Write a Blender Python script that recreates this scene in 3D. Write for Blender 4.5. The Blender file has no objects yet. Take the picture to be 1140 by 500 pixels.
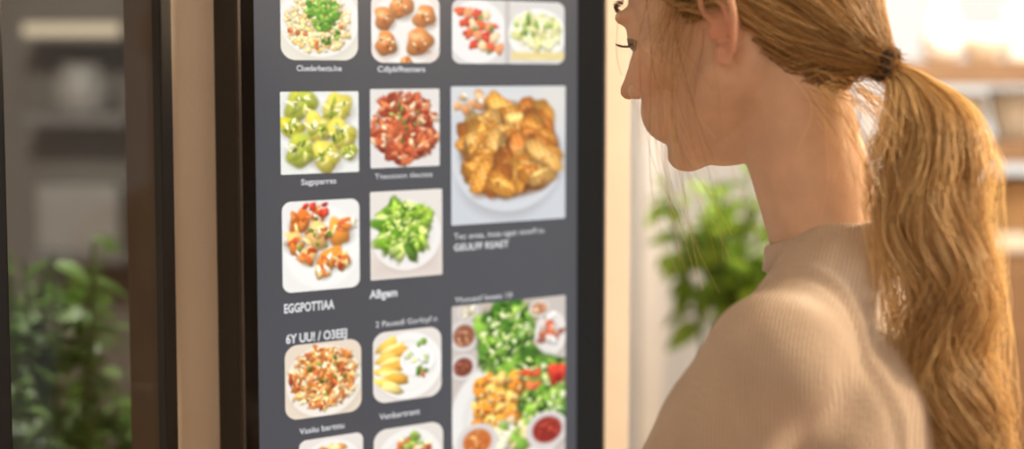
import bpy, bmesh, math, random
import numpy as np
from mathutils import Vector, Matrix
from mathutils.bvhtree import BVHTree
random.seed(7); rng = np.random.default_rng(7)
S = bpy.context.scene; COL = S.collection
R = math.radians
S.view_settings.view_transform = 'Standard'
FP = 1900.0; CH = 1.52; PITCH = R(5)
cp, sp = math.cos(PITCH), math.sin(PITCH)

# ------------------------------------------------------------------ camera
cd = bpy.data.cameras.new('camera'); cam = bpy.data.objects.new('camera', cd); COL.objects.link(cam)
cam.location = (0, 0, CH); cam.rotation_euler = (R(90) - PITCH, 0, 0)
cd.sensor_width = 36; cd.lens = 60; cd.clip_start = .05
cd.dof.use_dof = True; cd.dof.focus_distance = 1.64; cd.dof.aperture_fstop = 2.1
S.camera = cam

def ray(px, py):
    xc = (px - 570) / FP; yc = (250 - py) / FP
    return np.array((xc, cp + sp * yc, -sp + cp * yc))
def at(px, py, Y):
    d = ray(px, py); t = Y / d[1]
    return np.array((d[0] * t, Y, CH + d[2] * t))

# ------------------------------------------------------------------ materials
def lin(c):
    c = np.asarray(c, float) / 255
    return np.where(c <= .04045, c / 12.92, ((c + .055) / 1.055) ** 2.4)
def L3(c): return tuple(float(v) for v in lin(c))
def mat(name, rgb, rough=.6, var=.1, scale=12, bump=0, bscale=120, metal=0, spec=.5, stretch=(1, 1, 1), sss=0, emis=0, attr=None, coat=0):
    m = bpy.data.materials.new(name); m.use_nodes = True
    nt = m.node_tree; n = nt.nodes; l = nt.links
    b = n['Principled BSDF']
    b.inputs['Roughness'].default_value = rough; b.inputs['Metallic'].default_value = metal
    b.inputs['Specular IOR Level'].default_value = spec
    tc = n.new('ShaderNodeTexCoord'); mp = n.new('ShaderNodeMapping'); mp.inputs['Scale'].default_value = stretch
    l.new(tc.outputs['Object'], mp.inputs['Vector'])
    nz = n.new('ShaderNodeTexNoise'); nz.inputs['Scale'].default_value = scale; nz.inputs['Detail'].default_value = 4
    l.new(mp.outputs[0], nz.inputs['Vector'])
    mr = n.new('ShaderNodeMapRange'); mr.inputs['To Min'].default_value = 1 - var; mr.inputs['To Max'].default_value = 1 + var
    mr.inputs['From Min'].default_value = .3; mr.inputs['From Max'].default_value = .7
    l.new(nz.outputs['Fac'], mr.inputs['Value'])
    mx = n.new('ShaderNodeVectorMath'); mx.operation = 'SCALE'
    if attr:
        at_ = n.new('ShaderNodeAttribute'); at_.attribute_name = attr; l.new(at_.outputs['Color'], mx.inputs[0])
    else:
        mx.inputs[0].default_value = L3(rgb)
    l.new(mr.outputs[0], mx.inputs['Scale'])
    if emis:
        b.inputs['Base Color'].default_value = (.01, .01, .012, 1)
        l.new(mx.outputs[0], b.inputs['Emission Color']); b.inputs['Emission Strength'].default_value = emis
    else:
        l.new(mx.outputs[0], b.inputs['Base Color'])
    if sss:
        b.inputs['Subsurface Weight'].default_value = sss; b.inputs['Subsurface Radius'].default_value = (.012, .005, .003)
        b.inputs['Subsurface Scale'].default_value = 1.0
    if coat: b.inputs['Coat Weight'].default_value = coat
    if bump:
        n2 = n.new('ShaderNodeTexNoise'); n2.inputs['Scale'].default_value = bscale; n2.inputs['Detail'].default_value = 3
        l.new(mp.outputs[0], n2.inputs['Vector'])
        bp = n.new('ShaderNodeBump'); bp.inputs['Strength'].default_value = bump; bp.inputs['Distance'].default_value = .003
        l.new(n2.outputs['Fac'], bp.inputs['Height']); l.new(bp.outputs[0], b.inputs['Normal'])
    return m

M = {}
M['wall'] = mat('cream_plaster', (216, 208, 198), .85, .04, 6, .15, 200)
M['wallbright'] = mat('light_plaster', (234, 230, 223), .9, .05, 3, .1, 100)
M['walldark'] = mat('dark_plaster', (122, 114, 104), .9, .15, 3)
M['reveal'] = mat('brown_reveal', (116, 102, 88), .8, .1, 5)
M['floor'] = mat('oak_floor', (150, 112, 76), .5, .2, 6, .1, 60, stretch=(1, 8, 1))
M['ceil'] = mat('ceiling_paint', (230, 222, 208), .9, .03)
M['black'] = mat('black_metal', (12, 11, 11), .35, .1, 30)
M['bezel'] = mat('black_glass_bezel', (7, 7, 8), .15, .1, 30, spec=.3)
M['edge'] = mat('steel_edge', (70, 66, 64), .35, .1, 30, metal=.6)
M['screen'] = mat('lit_screen', (76, 79, 86), .3, .06, 3, emis=1.0, spec=.25)
M['pic'] = mat('screen_picture', (0, 0, 0), .3, .0, 3, emis=1.04, attr='Col', spec=.25)
M['text'] = mat('screen_text', (228, 228, 230), .4, .02, 3, emis=1, spec=.2)
M['skin'] = mat('skin', (0, 0, 0), .48, .07, 40, .12, 420, sss=.15, attr='Col', spec=.4)
M['trouser'] = mat('dark_denim', (46, 50, 62), .9, .15, 40, .3, 400)
M['shoe'] = mat('white_leather', (215, 210, 204), .5, .04)
M['tie'] = mat('dark_elastic', (50, 40, 36), .8, .2, 90, .5, 400)
M['lash'] = mat('lash_hair', (66, 44, 30), .6, .1)
M['brow'] = mat('brow_hair', (138, 98, 64), .6, .1)
M['eye'] = mat('eyeball', (150, 132, 120), .25, .03)
M['wood'] = mat('shelf_wood', (140, 108, 78), .55, .12, 10, stretch=(1, 8, 8))
M['ceramic'] = mat('white_ceramic', (240, 236, 228), .3, .03)
M['cream'] = mat('cream_ceramic', (224, 212, 194), .4, .05)
M['basket'] = mat('woven_cane', (170, 134, 94), .8, .25, 90, .6, 160)
M['grey'] = mat('grey_panel', (124, 120, 116), .7, .08)
M['greyjar'] = mat('pale_grey_ceramic', (158, 154, 148), .4, .05)
M['pot'] = mat('dark_clay', (70, 60, 52), .8, .15, 20)
M['potw'] = mat('white_clay', (220, 212, 200), .6, .05, 20)
M['soil'] = mat('soil', (48, 36, 26), 1, .3, 60, .8, 120)
M['stem'] = mat('green_stem', (86, 104, 44), .7, .15)
M['leafd'] = mat('deep_green_leaf', (88, 118, 48), .45, .55, 9)
M['leafl'] = mat('fresh_green_leaf', (124, 154, 58), .45, .4, 9)
M['lightstrip'] = mat('lit_diffuser', (255, 230, 190), .5, .02, 5, emis=.7)
M['daylight'] = mat('glowing_daylight_pane', (255, 249, 238), .5, .08, 2, emis=1.0)  # daylight put in as the pane's own glow

def leaf_translucent(m, f):
    nt = m.node_tree; n = nt.nodes; l = nt.links; b = n['Principled BSDF']; out = n['Material Output']
    src = b.inputs['Base Color'].links[0].from_socket
    t = n.new('ShaderNodeBsdfTranslucent'); l.new(src, t.inputs['Color'])
    x = n.new('ShaderNodeMixShader'); x.inputs[0].default_value = f
    l.new(b.outputs[0], x.inputs[1]); l.new(t.outputs[0], x.inputs[2]); l.new(x.outputs[0], out.inputs['Surface'])
leaf_translucent(M['leafd'], .3); leaf_translucent(M['leafl'], .45)

def glass_mat():
    m = bpy.data.materials.new('clear_pane'); m.use_nodes = True; nt = m.node_tree; n = nt.nodes; l = nt.links
    n.remove(n['Principled BSDF']); out = n['Material Output']
    t = n.new('ShaderNodeBsdfTransparent'); t.inputs[0].default_value = (.94, .945, .94, 1)
    g = n.new('ShaderNodeBsdfGlossy'); g.inputs['Roughness'].default_value = .05
    x = n.new('ShaderNodeMixShader'); x.inputs[0].default_value = .02
    l.new(t.outputs[0], x.inputs[1]); l.new(g.outputs[0], x.inputs[2]); l.new(x.outputs[0], out.inputs['Surface'])
    return m
M['glass'] = glass_mat()

def hair_mat():
    m = bpy.data.materials.new('blonde_hair'); m.use_nodes = True; nt = m.node_tree; n = nt.nodes; l = nt.links
    b = n['Principled BSDF']; out = n['Material Output']
    a = n.new('ShaderNodeAttribute'); a.attribute_name = 'Col'
    l.new(a.outputs['Color'], b.inputs['Base Color'])
    b.inputs['Roughness'].default_value = .34; b.inputs['Specular IOR Level'].default_value = .6
    t = n.new('ShaderNodeBsdfTranslucent'); l.new(a.outputs['Color'], t.inputs['Color'])
    x = n.new('ShaderNodeMixShader'); x.inputs[0].default_value = .42
    l.new(b.outputs[0], x.inputs[1]); l.new(t.outputs[0], x.inputs[2]); l.new(x.outputs[0], out.inputs['Surface'])
    return m
M['hair'] = hair_mat()

def knit_mat():
    m = mat('beige_ribbed_knit', (206, 190, 177), .92, .06, 25, spec=.2)
    nt = m.node_tree; n = nt.nodes; l = nt.links; b = n['Principled BSDF']
    tc = n.new('ShaderNodeTexCoord')
    mp = n.new('ShaderNodeMapping'); mp.inputs['Rotation'].default_value = (0, 0, R(20)); l.new(tc.outputs['Object'], mp.inputs['Vector'])
    w = n.new('ShaderNodeTexWave'); w.inputs['Scale'].default_value = 95; w.inputs['Distortion'].default_value = 1.5
    w.inputs['Detail'].default_value = 2; w.bands_direction = 'X'
    l.new(mp.outputs[0], w.inputs['Vector'])
    w2 = n.new('ShaderNodeTexNoise'); w2.inputs['Scale'].default_value = 300; w2.inputs['Detail'].default_value = 2
    l.new(tc.outputs['Object'], w2.inputs['Vector'])
    ad = n.new('ShaderNodeMath'); ad.operation = 'ADD'; l.new(w.outputs['Fac'], ad.inputs[0]); l.new(w2.outputs['Fac'], ad.inputs[1])
    bp = n.new('ShaderNodeBump'); bp.inputs['Strength'].default_value = .7; bp.inputs['Distance'].default_value = .0016
    l.new(ad.outputs[0], bp.inputs['Height']); l.new(bp.outputs[0], b.inputs['Normal'])
    b.inputs['Sheen Weight'].default_value = .3; b.inputs['Sheen Roughness'].default_value = .5
    return m
M['knit'] = knit_mat()

# ------------------------------------------------------------------ object helpers
BASE = {}
def thing(name, base, label, cat, group=None):
    o = bpy.data.objects.new(name, None); COL.objects.link(o); o.location = tuple(base); o.empty_display_size = .1
    o['label'] = label; o['category'] = cat
    if group: o['group'] = group
    BASE[o] = np.array(base, float); return o
def build(name, V, Fc, m, parent=None, smooth=False, col=None, label=None, cat=None, group=None, kind=None):
    V = np.asarray(V, float)
    if parent is not None: base = BASE[parent]
    else:
        base = (V.min(0) + V.max(0)) / 2; base[2] = V[:, 2].min()
    me = bpy.data.meshes.new(name)
    me.from_pydata((V - base).tolist(), [], Fc if isinstance(Fc, list) else Fc.tolist())
    if col is not None:
        ca = me.color_attributes.new('Col', 'FLOAT_COLOR', 'POINT')
        c4 = np.ones((len(V), 4), np.float32); c4[:, :3] = col
        ca.data.foreach_set('color', c4.ravel())
    if smooth: me.polygons.foreach_set('use_smooth', np.ones(len(me.polygons), bool))
    me.materials.append(m); me.update()
    o = bpy.data.objects.new(name, me); COL.objects.link(o)
    if parent is not None: o.parent = parent
    else: o.location = tuple(base)
    BASE[o] = base
    if label: o['label'] = label
    if cat: o['category'] = cat
    if group: o['group'] = group
    if kind: o['kind'] = kind
    return o
def join(*vf):
    V = []; Fc = []; k = 0
    for v, f in vf:
        V.append(np.asarray(v, float)); Fc += [tuple(i + k for i in q) for q in f]; k += len(v)
    return np.concatenate(V), Fc
def box(c, size, rz=0, bev=.002, axes=None):
    bm = bmesh.new(); bmesh.ops.create_cube(bm, size=1)
    bmesh.ops.scale(bm, vec=size, verts=bm.verts)
    if bev: bmesh.ops.bevel(bm, geom=bm.edges[:], offset=bev, segments=2, affect='EDGES', profile=.7)
    bm.verts.ensure_lookup_table()
    V = np.array([v.co[:] for v in bm.verts]); Fc = [tuple(v.index for v in f.verts) for f in bm.faces]; bm.free()
    if axes is not None: V = V @ np.asarray(axes)
    elif rz:
        ca, sa = math.cos(rz), math.sin(rz); V = V @ np.array(((ca, sa, 0), (-sa, ca, 0), (0, 0, 1)))
    return V + np.asarray(c), Fc
def bx(x0, x1, y0, y1, z0, z1, bev=.002):
    return box(((x0 + x1) / 2, (y0 + y1) / 2, (z0 + z1) / 2), (x1 - x0, y1 - y0, z1 - z0), 0, bev)
def lathe(prof, c, seg=28, caps=True):
    V = []; Fc = []
    for r, z in prof:
        for k in range(seg):
            a = 2 * math.pi * k / seg; V.append((c[0] + r * math.cos(a), c[1] + r * math.sin(a), c[2] + z))
    for i in range(len(prof) - 1):
        for k in range(seg):
            k2 = (k + 1) % seg; Fc.append((i * seg + k, i * seg + k2, (i + 1) * seg + k2, (i + 1) * seg + k))
    if caps:
        Fc.append(tuple(range(seg))[::-1]); n = (len(prof) - 1) * seg; Fc.append(tuple(range(n, n + seg)))
    return V, Fc
def tubes(P, rad, sides=3):
    P = np.asarray(P, float); N, Mm, _ = P.shape
    T = np.gradient(P, axis=1); T /= np.linalg.norm(T, axis=2, keepdims=True) + 1e-12
    ref = np.array((.31, .87, .38)); A = np.cross(T, ref); A /= np.linalg.norm(A, axis=2, keepdims=True) + 1e-9
    B = np.cross(T, A)
    rad = np.broadcast_to(np.asarray(rad, float), (N, Mm))
    ang = np.arange(sides) * 2 * math.pi / sides
    V = P[:, :, None, :] + rad[:, :, None, None] * (np.cos(ang)[None, None, :, None] * A[:, :, None, :] + np.sin(ang)[None, None, :, None] * B[:, :, None, :])
    idx = np.arange(N * Mm * sides).reshape(N, Mm, sides); nx = np.roll(idx, -1, axis=2)
    Fc = np.stack((idx[:, :-1], nx[:, :-1], nx[:, 1:], idx[:, 1:]), -1).reshape(-1, 4)
    return V.reshape(-1, 3), Fc

# ------------------------------------------------------------------ wall plane with the menu display
TH = R(38); E = np.array((math.cos(TH), math.sin(TH), 0)); NRM = np.array((math.sin(TH), -math.cos(TH), 0)); UZ = np.array((0, 0, 1.))
AX = np.array((E, -NRM, UZ))       # box local x,y,z
P0 = at(283, 84, 1.75); P0[2] = 0
CAM = np.array((0, 0, CH))
def sz(px, py, off=0):
    d = ray(px, py); q = P0 + NRM * off
    t = ((q - CAM) @ NRM) / (d @ NRM); p = CAM + d * t
    return (p - q) @ E, p[2]
def wp(s, z, off=0): return P0 + E * s + NRM * off + UZ * z
def pbox(s0, s1, z0, z1, o0, o1, bev=.002):
    return box(wp((s0 + s1) / 2, (z0 + z1) / 2, (o0 + o1) / 2), (s1 - s0, abs(o1 - o0), z1 - z0), 0, bev, AX)
WD = -.052; WT = .075
H = 2.7
sA = sz(193, 84, WD + .012)[0]; sB = sz(702, 84, WD)[0]
build('wall_front', *pbox(sA, sB, 0, H, WD - WT, WD), M['wall'], kind='structure', label='cream plaster wall panel carrying the menu screen')
# window left of the wall
win = thing('window_1', wp(sA - .2, 0, WD - .05), 'tall black framed window left of the cream wall with plants behind', 'window')
win['kind'] = 'structure'; del win['category']
sF = sz(179, 84, WD + .012)[0]; sF0 = sA - .001
s4 = sz(4, 84, WD + .012)[0]
vf = [pbox(sF, sF0, 0, H, WD - .008, WD + .012), pbox(s4 - .05, s4, 0, H, WD - .008, WD + .012)]
vf.append(pbox(s4 - .001, sF + .001, 0, .08, WD - .008, WD + .01)); vf.append(pbox(s4 - .001, sF + .001, H - .08, H, WD - .008, WD + .01))
build('window_frame', *join(*vf), M['black'], win)
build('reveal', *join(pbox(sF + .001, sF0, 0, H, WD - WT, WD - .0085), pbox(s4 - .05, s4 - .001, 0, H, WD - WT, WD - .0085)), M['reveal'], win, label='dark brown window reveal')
build('window_pane', *pbox(s4 - .002, sF + .002, .07, H - .07, WD - .004, WD + .002, 0), M['glass'], win)
build('wall_left', *pbox(s4 - 2.4, s4 - .051, 0, H, WD - WT, WD), M['wall'], kind='structure')

# display
sR = sz(643, 84)[0]; zb, zt = .98, 1.78
disp = thing('menu_display', wp(sR / 2, zb - .03, WD), 'tall black framed touch screen on cream wall showing rows of food pictures', 'menu screen')
b0 = sz(265, 84)[0]; b1 = sz(674, 84)[0]
build('housing', *pbox(b0, b1, zb - .03, zt + .03, WD + .0005, -.004, .003), M['black'], disp)
build('edge_trim', *join(pbox(b0 - .0006, b0 + .003, zb - .03, zt + .03, -.005, .0012, .0006), pbox(b1 - .003, b1 + .0006, zb - .03, zt + .03, -.005, .0012, .0006),
      pbox(b0, b1, zb - .0306, zb - .027, -.005, .0012, .0006), pbox(b0, b1, zt + .027, zt + .0306, -.005, .0012, .0006)), M['edge'], disp)
build('bezel', *join(pbox(b0 + .003, 0, zb - .027, zt + .027, -.005, .0008, 0), pbox(sR, b1 - .003, zb - .027, zt + .027, -.005, .0008, 0),
      pbox(0, sR, zb - .027, zb, -.005, .0008, 0), pbox(0, sR, zt, zt + .027, -.005, .0008, 0)), M['bezel'], disp)
scr = build('screen', *pbox(0, sR, zb, zt, -.004, 0, 0), M['screen'], disp)

class Tile:
    def __init__(s, x0, y0, x1, y1, rad, bg):
        s.b = (x0, y0, x1, y1); s.rad = rad
        s.nx = int((x1 - x0) * 1.7); s.ny = int((y1 - y0) * 1.7)
        s.X, s.Y = np.meshgrid(np.linspace(x0, x1, s.nx), np.linspace(y0, y1, s.ny))
        s.I = np.ones((s.ny, s.nx, 3)) * np.array(bg, float)
        s.r = np.random.default_rng(int(abs(x0 * 13 + y0 * 7)) + 3)
    def blob(s, cx, cy, rx, ry, col, rot=0, wob=.1, shade=.4, soft=.18, alpha=1):
        q = max(rx, ry) * 1.4 + 1
        jx0 = np.searchsorted(s.X[0], cx - q); jx1 = np.searchsorted(s.X[0], cx + q)
        jy0 = np.searchsorted(s.Y[:, 0], cy - q); jy1 = np.searchsorted(s.Y[:, 0], cy + q)
        if jx1 <= jx0 or jy1 <= jy0: return
        dx = s.X[jy0:jy1, jx0:jx1] - cx; dy = s.Y[jy0:jy1, jx0:jx1] - cy
        c, n = math.cos(rot), math.sin(rot); u = (dx * c + dy * n) / rx; v = (-dx * n + dy * c) / ry
        a = np.arctan2(v, u); ph = s.r.random(3) * 6.28
        r = np.hypot(u, v) / (1 + wob * (.5 * np.sin(2 * a + ph[0]) + .5 * np.sin(3 * a + ph[1]) + .35 * np.sin(5 * a + ph[2])))
        m = np.clip((1 - r) / soft, 0, 1)[..., None] * alpha
        h = np.sqrt(np.clip(1 - r * r, 0, 1)); lit = .6 * h - .35 * dx / rx * .6 - .6 * dy / ry * .6
        cc = np.array(col, float) * (1 + shade * (lit - .45))[..., None]
        s.I[jy0:jy1, jx0:jx1] = s.I[jy0:jy1, jx0:jx1] * (1 - m) + cc * m
    def wedge(s, cx, cy, L, Wd, col, rot):
        q = max(L, Wd) * 1.5 + 1
        jx0 = np.searchsorted(s.X[0], cx - q); jx1 = np.searchsorted(s.X[0], cx + q)
        jy0 = np.searchsorted(s.Y[:, 0], cy - q); jy1 = np.searchsorted(s.Y[:, 0], cy + q)
        if jx1 <= jx0 or jy1 <= jy0: return
        dx = s.X[jy0:jy1, jx0:jx1] - cx; dy = s.Y[jy0:jy1, jx0:jx1] - cy
        c, n = math.cos(rot), math.sin(rot); u = (dx * c + dy * n) / L; v = (-dx * n + dy * c) / Wd
        b1, b2 = s.r.uniform(.1, .45), s.r.uniform(.0, .55)
        e = np.maximum(np.abs(u) ** 2.2 + np.abs(v + b1 * u * u) ** 2.2, np.abs(u) ** 4)
        e = e * (1 + .12 * np.sin(u * 6 + s.r.random() * 6) * np.sin(v * 5))
        m = np.clip((1 - e) / .3, 0, 1)[..., None]
        side = np.clip((v - b2 + .12 * np.sin(u * 5)) / .3 + .5, 0, 1)
        lit1, lit2 = 1.06 + .2 * s.r.random(), .62 + .16 * s.r.random()
        if math.cos(rot) < 0: lit1, lit2 = lit2 + .2, lit1
        k = (lit1 * (1 - side) + lit2 * side) * (1 - .36 * e ** 2) * (1 + .1 * np.sin(dx * .7 + dy * .4 + s.r.random() * 6) * np.sin(dy * .8 - dx * .3 + s.r.random() * 6))
        cc = np.array(col, float) * k[..., None] + np.array((14, 24, 30)) * np.clip(k[..., None] - 1, 0, .2) * 6
        s.I[jy0:jy1, jx0:jx1] = s.I[jy0:jy1, jx0:jx1] * (1 - m) + cc * m
    def flat(s, cx, cy, rx, ry, col, soft=.06, alpha=1, rot=0): s.blob(cx, cy, rx, ry, col, rot, 0, 0, soft, alpha)
    def shadow(s, cx, cy, rx, ry, a=.35): s.blob(cx, cy, rx, ry, (80, 64, 52), 0, .03, 0, .6, a)
    def plate(s, cx, cy, rx, ry, col=(246, 243, 237)):
        s.shadow(cx + 2, cy + 3, rx * 1.06, ry * 1.06, .3)
        s.flat(cx, cy, rx, ry, col); s.flat(cx, cy, rx * .8, ry * .8, np.array(col) * .95, .12); s.flat(cx + 1, cy + 1, rx * .74, ry * .74, np.array(col) * .99, .1)
    def rect(s, x0, y0, x1, y1, col, soft=1.5):
        m = np.clip(np.minimum(np.minimum(s.X - x0, x1 - s.X), np.minimum(s.Y - y0, y1 - s.Y)) / soft + .5, 0, 1)[..., None]
        s.I = s.I * (1 - m) + np.array(col, float) * m
    def scatter(s, n, cx, cy, rx, ry, r0, r1, cols, el=1.5, var=22, shade=.55, wob=.2):
        pts = []
        for _ in range(n):
            a = s.r.random() * 6.283; q = math.sqrt(s.r.random()); pts.append((cy + ry * q * math.sin(a), cx + rx * q * math.cos(a)))
        pts.sort()
        for y, x in pts:
            rr = r0 + (r1 - r0) * s.r.random(); col = np.array(cols[s.r.integers(len(cols))], float) + s.r.normal(0, var, 1) * np.array((1, .9, .6))
            ro = s.r.random() * 3.14
            s.blob(x + .5, y + .8, rr * el * 1.1, rr * 1.1, col * .55, ro, wob, 0, .6, .45)
            s.blob(x, y, rr * el, rr, col, ro, wob, shade, .4)
            if s.r.random() < .35: s.blob(x - rr * .3, y - rr * .35, rr * .45, rr * .22, np.minimum(col * 1.2 + 50, 255), ro, .2, 0, .8, .6)
    def done(s, label):
        I = s.I
        for _ in range(2):
            Pd = np.pad(I, ((1, 1), (1, 1), (0, 0)), 'edge')
            I = .5 * I + .125 * (Pd[:-2, 1:-1] + Pd[2:, 1:-1] + Pd[1:-1, :-2] + Pd[1:-1, 2:])
        I = np.clip(I, 0, 255)
        x0, y0, x1, y1 = s.b; rad = s.rad
        U = s.X.ravel(); W = s.Y.ravel()
        if rad:
            cx = np.clip(U, x0 + rad, x1 - rad); cy = np.clip(W, y0 + rad, y1 - rad)
            dx = U - cx; dy = W - cy; d = np.hypot(dx, dy); f = np.where(d > rad, rad / np.maximum(d, 1e-6), 1)
            U = cx + dx * f; W = cy + dy * f
        ym = (y0 + y1) / 2; xm = (x0 + x1) / 2
        s0 = sz(x0, ym)[0]; s1 = sz(x1, ym)[0]; z0 = sz(xm, y0)[1]; z1 = sz(xm, y1)[1]
        ss = s0 + (U - x0) / (x1 - x0) * (s1 - s0); zz = z0 + (W - y0) / (y1 - y0) * (z1 - z0)
        V = P0[None] + ss[:, None] * E + zz[:, None] * UZ + NRM * .0005
        idx = np.arange(s.nx * s.ny).reshape(s.ny, s.nx)
        Fc = np.stack((idx[:-1, :-1], idx[1:, :-1], idx[1:, 1:], idx[:-1, 1:]), -1).reshape(-1, 4)
        build('menu_picture', V, Fc, M['pic'], scr, col=lin(I.reshape(-1, 3)), label=label)

t = Tile(312, -16, 398, 67, 16, (236, 230, 214)); t.plate(355, 22, 46, 43)
t.flat(354, 26, 38, 34, (236, 208, 146), .3); t.scatter(260, 354, 26, 37, 33, 1.6, 2.8, [(240, 216, 156), (230, 194, 116), (248, 234, 200)], el=1.8); t.scatter(14, 352, 34, 34, 22, 1.6, 2.8, [(214, 110, 60)])
t.scatter(90, 358, 10, 18, 24, 2, 4, [(96, 156, 44), (70, 132, 34), (150, 190, 80)]); t.scatter(10, 366, 40, 12, 8, 2, 3, [(90, 140, 46)]); t.done('picture of rice topped with green herbs')
t = Tile(413, -8, 489, 70, 14, (240, 228, 218)); t.plate(452, 32, 42, 42, (248, 242, 236))
for x, y, r in ((446, 8, 14), (427, 21, 13), (472, 18, 14), (429, 49, 14), (452, 70, 8), (466, 46, 17)):
    t.shadow(x + 2, y + 4, r * 1.1, r * 1.05, .5); t.blob(x, y, r, r * .92, (206, 128, 66), t.r.random() * 3, .2, .8, .15); t.blob(x + r * .1, y + r * .4, r * .75, r * .42, (160, 82, 36), .2, .35, 0, .8, .6)
    t.blob(x - r * .25, y - r * .35, r * .6, r * .38, (250, 212, 160), .2, .35, 0, .8, .85)
    t.scatter(7, x, y, r * .6, r * .6, 1, 2.2, [(250, 222, 180), (180, 96, 48)])
t.done('picture of round golden brown bread balls')
t = Tile(503, 1, 628, 71, 9, (222, 218, 214)); t.flat(530, 36, 33, 36, (244, 241, 238))
t.rect(560, 0, 566, 72, (200, 194, 190)); t.plate(597, 38, 34, 30, (248, 248, 243))
for i in range(4):
    for k in range(4):
        x = 512 + k * 5 + i * 9; y = 14 + i * 1.5 + k * 12
        t.blob(x, y, 6, 6.5, [(216, 92, 48), (232, 150, 100), (204, 66, 40), (240, 206, 160)][(i + 2 * k) % 4], .5, .25, .6)
t.scatter(8, 535, 40, 22, 22, 2, 3.5, [(110, 140, 60), (220, 60, 40)])
t.flat(597, 36, 30, 22, (240, 232, 190), .3); t.scatter(90, 597, 34, 27, 19, 2, 3.6, [(236, 226, 166), (244, 240, 210), (218, 218, 140)], el=2.6, shade=.35); t.scatter(12, 592, 26, 20, 12, 2, 3, [(132, 172, 76)], el=2); t.rect(568, 58, 628, 66, (236, 214, 140), 5); t.done('wide picture of skewers beside a plate of pale pasta')
t = Tile(312, 102, 399, 193, 1.5, (238, 239, 232)); t.flat(356, 150, 44, 44, (246, 247, 242), .1)
for x, y, r in ((334, 116, 21), (374, 122, 21), (324, 141, 15), (353, 142, 19), (334, 167, 21), (380, 150, 20), (362, 174, 20), (388, 170, 11)):
    t.shadow(x + 2, y + 4, r * 1.1, r * .95, .4); t.blob(x, y, r, r * .84, [(198, 188, 52), (178, 184, 72), (214, 198, 84)][int(x) % 3], t.r.random() * 3, .2, .65, .2)
    for k in range(6):
        an = k * 1.05 + x; t.blob(x + math.cos(an) * r * .42, y + math.sin(an) * r * .34, r * .5, r * .16, [(236, 228, 140), (134, 154, 42), (244, 240, 196), (188, 178, 54)][k % 4], an + .6, .25, .4, .5, .8)
    t.scatter(5, x, y, r * .6, r * .5, 1.2, 2.6, [(240, 238, 190), (110, 138, 36)], el=2.2, shade=.3)
t.done('picture of yellow green stuffed cabbage parcels')
t = Tile(412, 99, 489, 186, 1.5, (232, 226, 221)); t.flat(450, 142, 41, 42, (242, 235, 228), .1); t.flat(450, 142, 34, 36, (140, 56, 30), .3)
t.scatter(210, 450, 142, 36, 38, 2.4, 4.4, [(176, 74, 40), (200, 98, 54), (146, 56, 32), (218, 140, 94), (236, 200, 164), (160, 62, 38)], el=2.2, shade=.4); t.scatter(12, 450, 138, 26, 28, 1.6, 2.6, [(120, 140, 60)]); t.done('picture of red brown pasta with tomato')
t = Tile(502, 96, 629, 247, 1.5, (206, 210, 216)); t.rect(502, 96, 629, 124, (222, 222, 222), 30); t.rect(600, 96, 629, 150, (226, 222, 214), 30); t.shadow(566, 186, 66, 62, .55); t.flat(565, 174, 64, 63, (214, 217, 222), .06); t.flat(565, 169, 60, 57, (172, 176, 184), .2)
t.scatter(14, 526, 114, 20, 10, 3, 6, [(206, 170, 130), (236, 224, 206), (222, 150, 90)])
t.blob(567, 168, 60, 54, (140, 76, 22), 0, .08, .3)
pts = []
for k in range(56):
    a = t.r.random() * 6.283; q = math.sqrt(t.r.random()); pts.append((166 + 47 * q * math.sin(a), 567 + 49 * q * math.cos(a)))
for k, (y, x) in enumerate(sorted(pts)):
    L = 17 + 11 * t.r.random(); ro = t.r.random() * 6.28; t.blob(x + 1, y + 4, L * 1.05, L * .62, (100, 48, 12), ro, .1, 0, .5, .65)
    t.wedge(x, y, L, L * .55, [(226, 152, 56), (206, 128, 40), (238, 178, 92), (188, 104, 30), (216, 140, 48)][k % 5], ro)
    t.blob(x - 2, y - L * .2, L * .4, L * .09, (255, 226, 168), ro * .3, .3, 0, .9, .5)
    t.scatter(3, x, y, L * .5, L * .3, .8, 1.8, [(156, 80, 22), (248, 200, 122)], el=2)
t.done('large picture of golden roast potato wedges on a plate')
t = Tile(314, 223, 400, 323, 10, (242, 239, 234)); t.flat(358, 275, 44, 48, (250, 248, 244), .1)
for x, y, r in ((334, 246, 16), (354, 238, 10), (328, 268, 15), (352, 262, 18), (376, 260, 18), (386, 250, 9), (342, 284, 13), (366, 288, 17), (380, 292, 11), (358, 302, 10)):
    t.shadow(x + 2, y + 3, r * 1.1, r * .9, .4); t.blob(x, y, r, r * .74, [(232, 146, 58), (214, 110, 42), (240, 186, 112)][int(x + y) % 3], t.r.random() * 3, .2, .7, .25)
    t.scatter(9, x, y, r * .75, r * .55, 1.6, 3.8, [(248, 214, 146), (206, 90, 42), (252, 240, 214), (222, 128, 54)], el=2.2, shade=.35)
t.scatter(8, 352, 232, 18, 7, 2, 4, [(210, 54, 34)]); t.scatter(8, 345, 262, 26, 20, 1.6, 3, [(110, 130, 50)]); t.done('picture of orange battered prawns')
t = Tile(412, 212, 492, 309, 1.5, (234, 226, 218)); t.rect(412, 285, 492, 309, (222, 208, 198), 20); t.plate(452, 262, 40, 40, (244, 239, 234))
t.scatter(85, 447, 256, 24, 30, 3.4, 7.5, [(112, 160, 36), (82, 132, 28), (162, 194, 70), (62, 104, 22), (206, 222, 126)], el=2.3, shade=.55); t.scatter(60, 447, 254, 22, 27, 1, 2.4, [(214, 228, 136), (74, 122, 24), (156, 190, 66)], el=2.4); t.scatter(12, 470, 240, 10, 9, 3, 5, [(150, 186, 58)]); t.done('picture of green broccoli on a pale plate')
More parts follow.
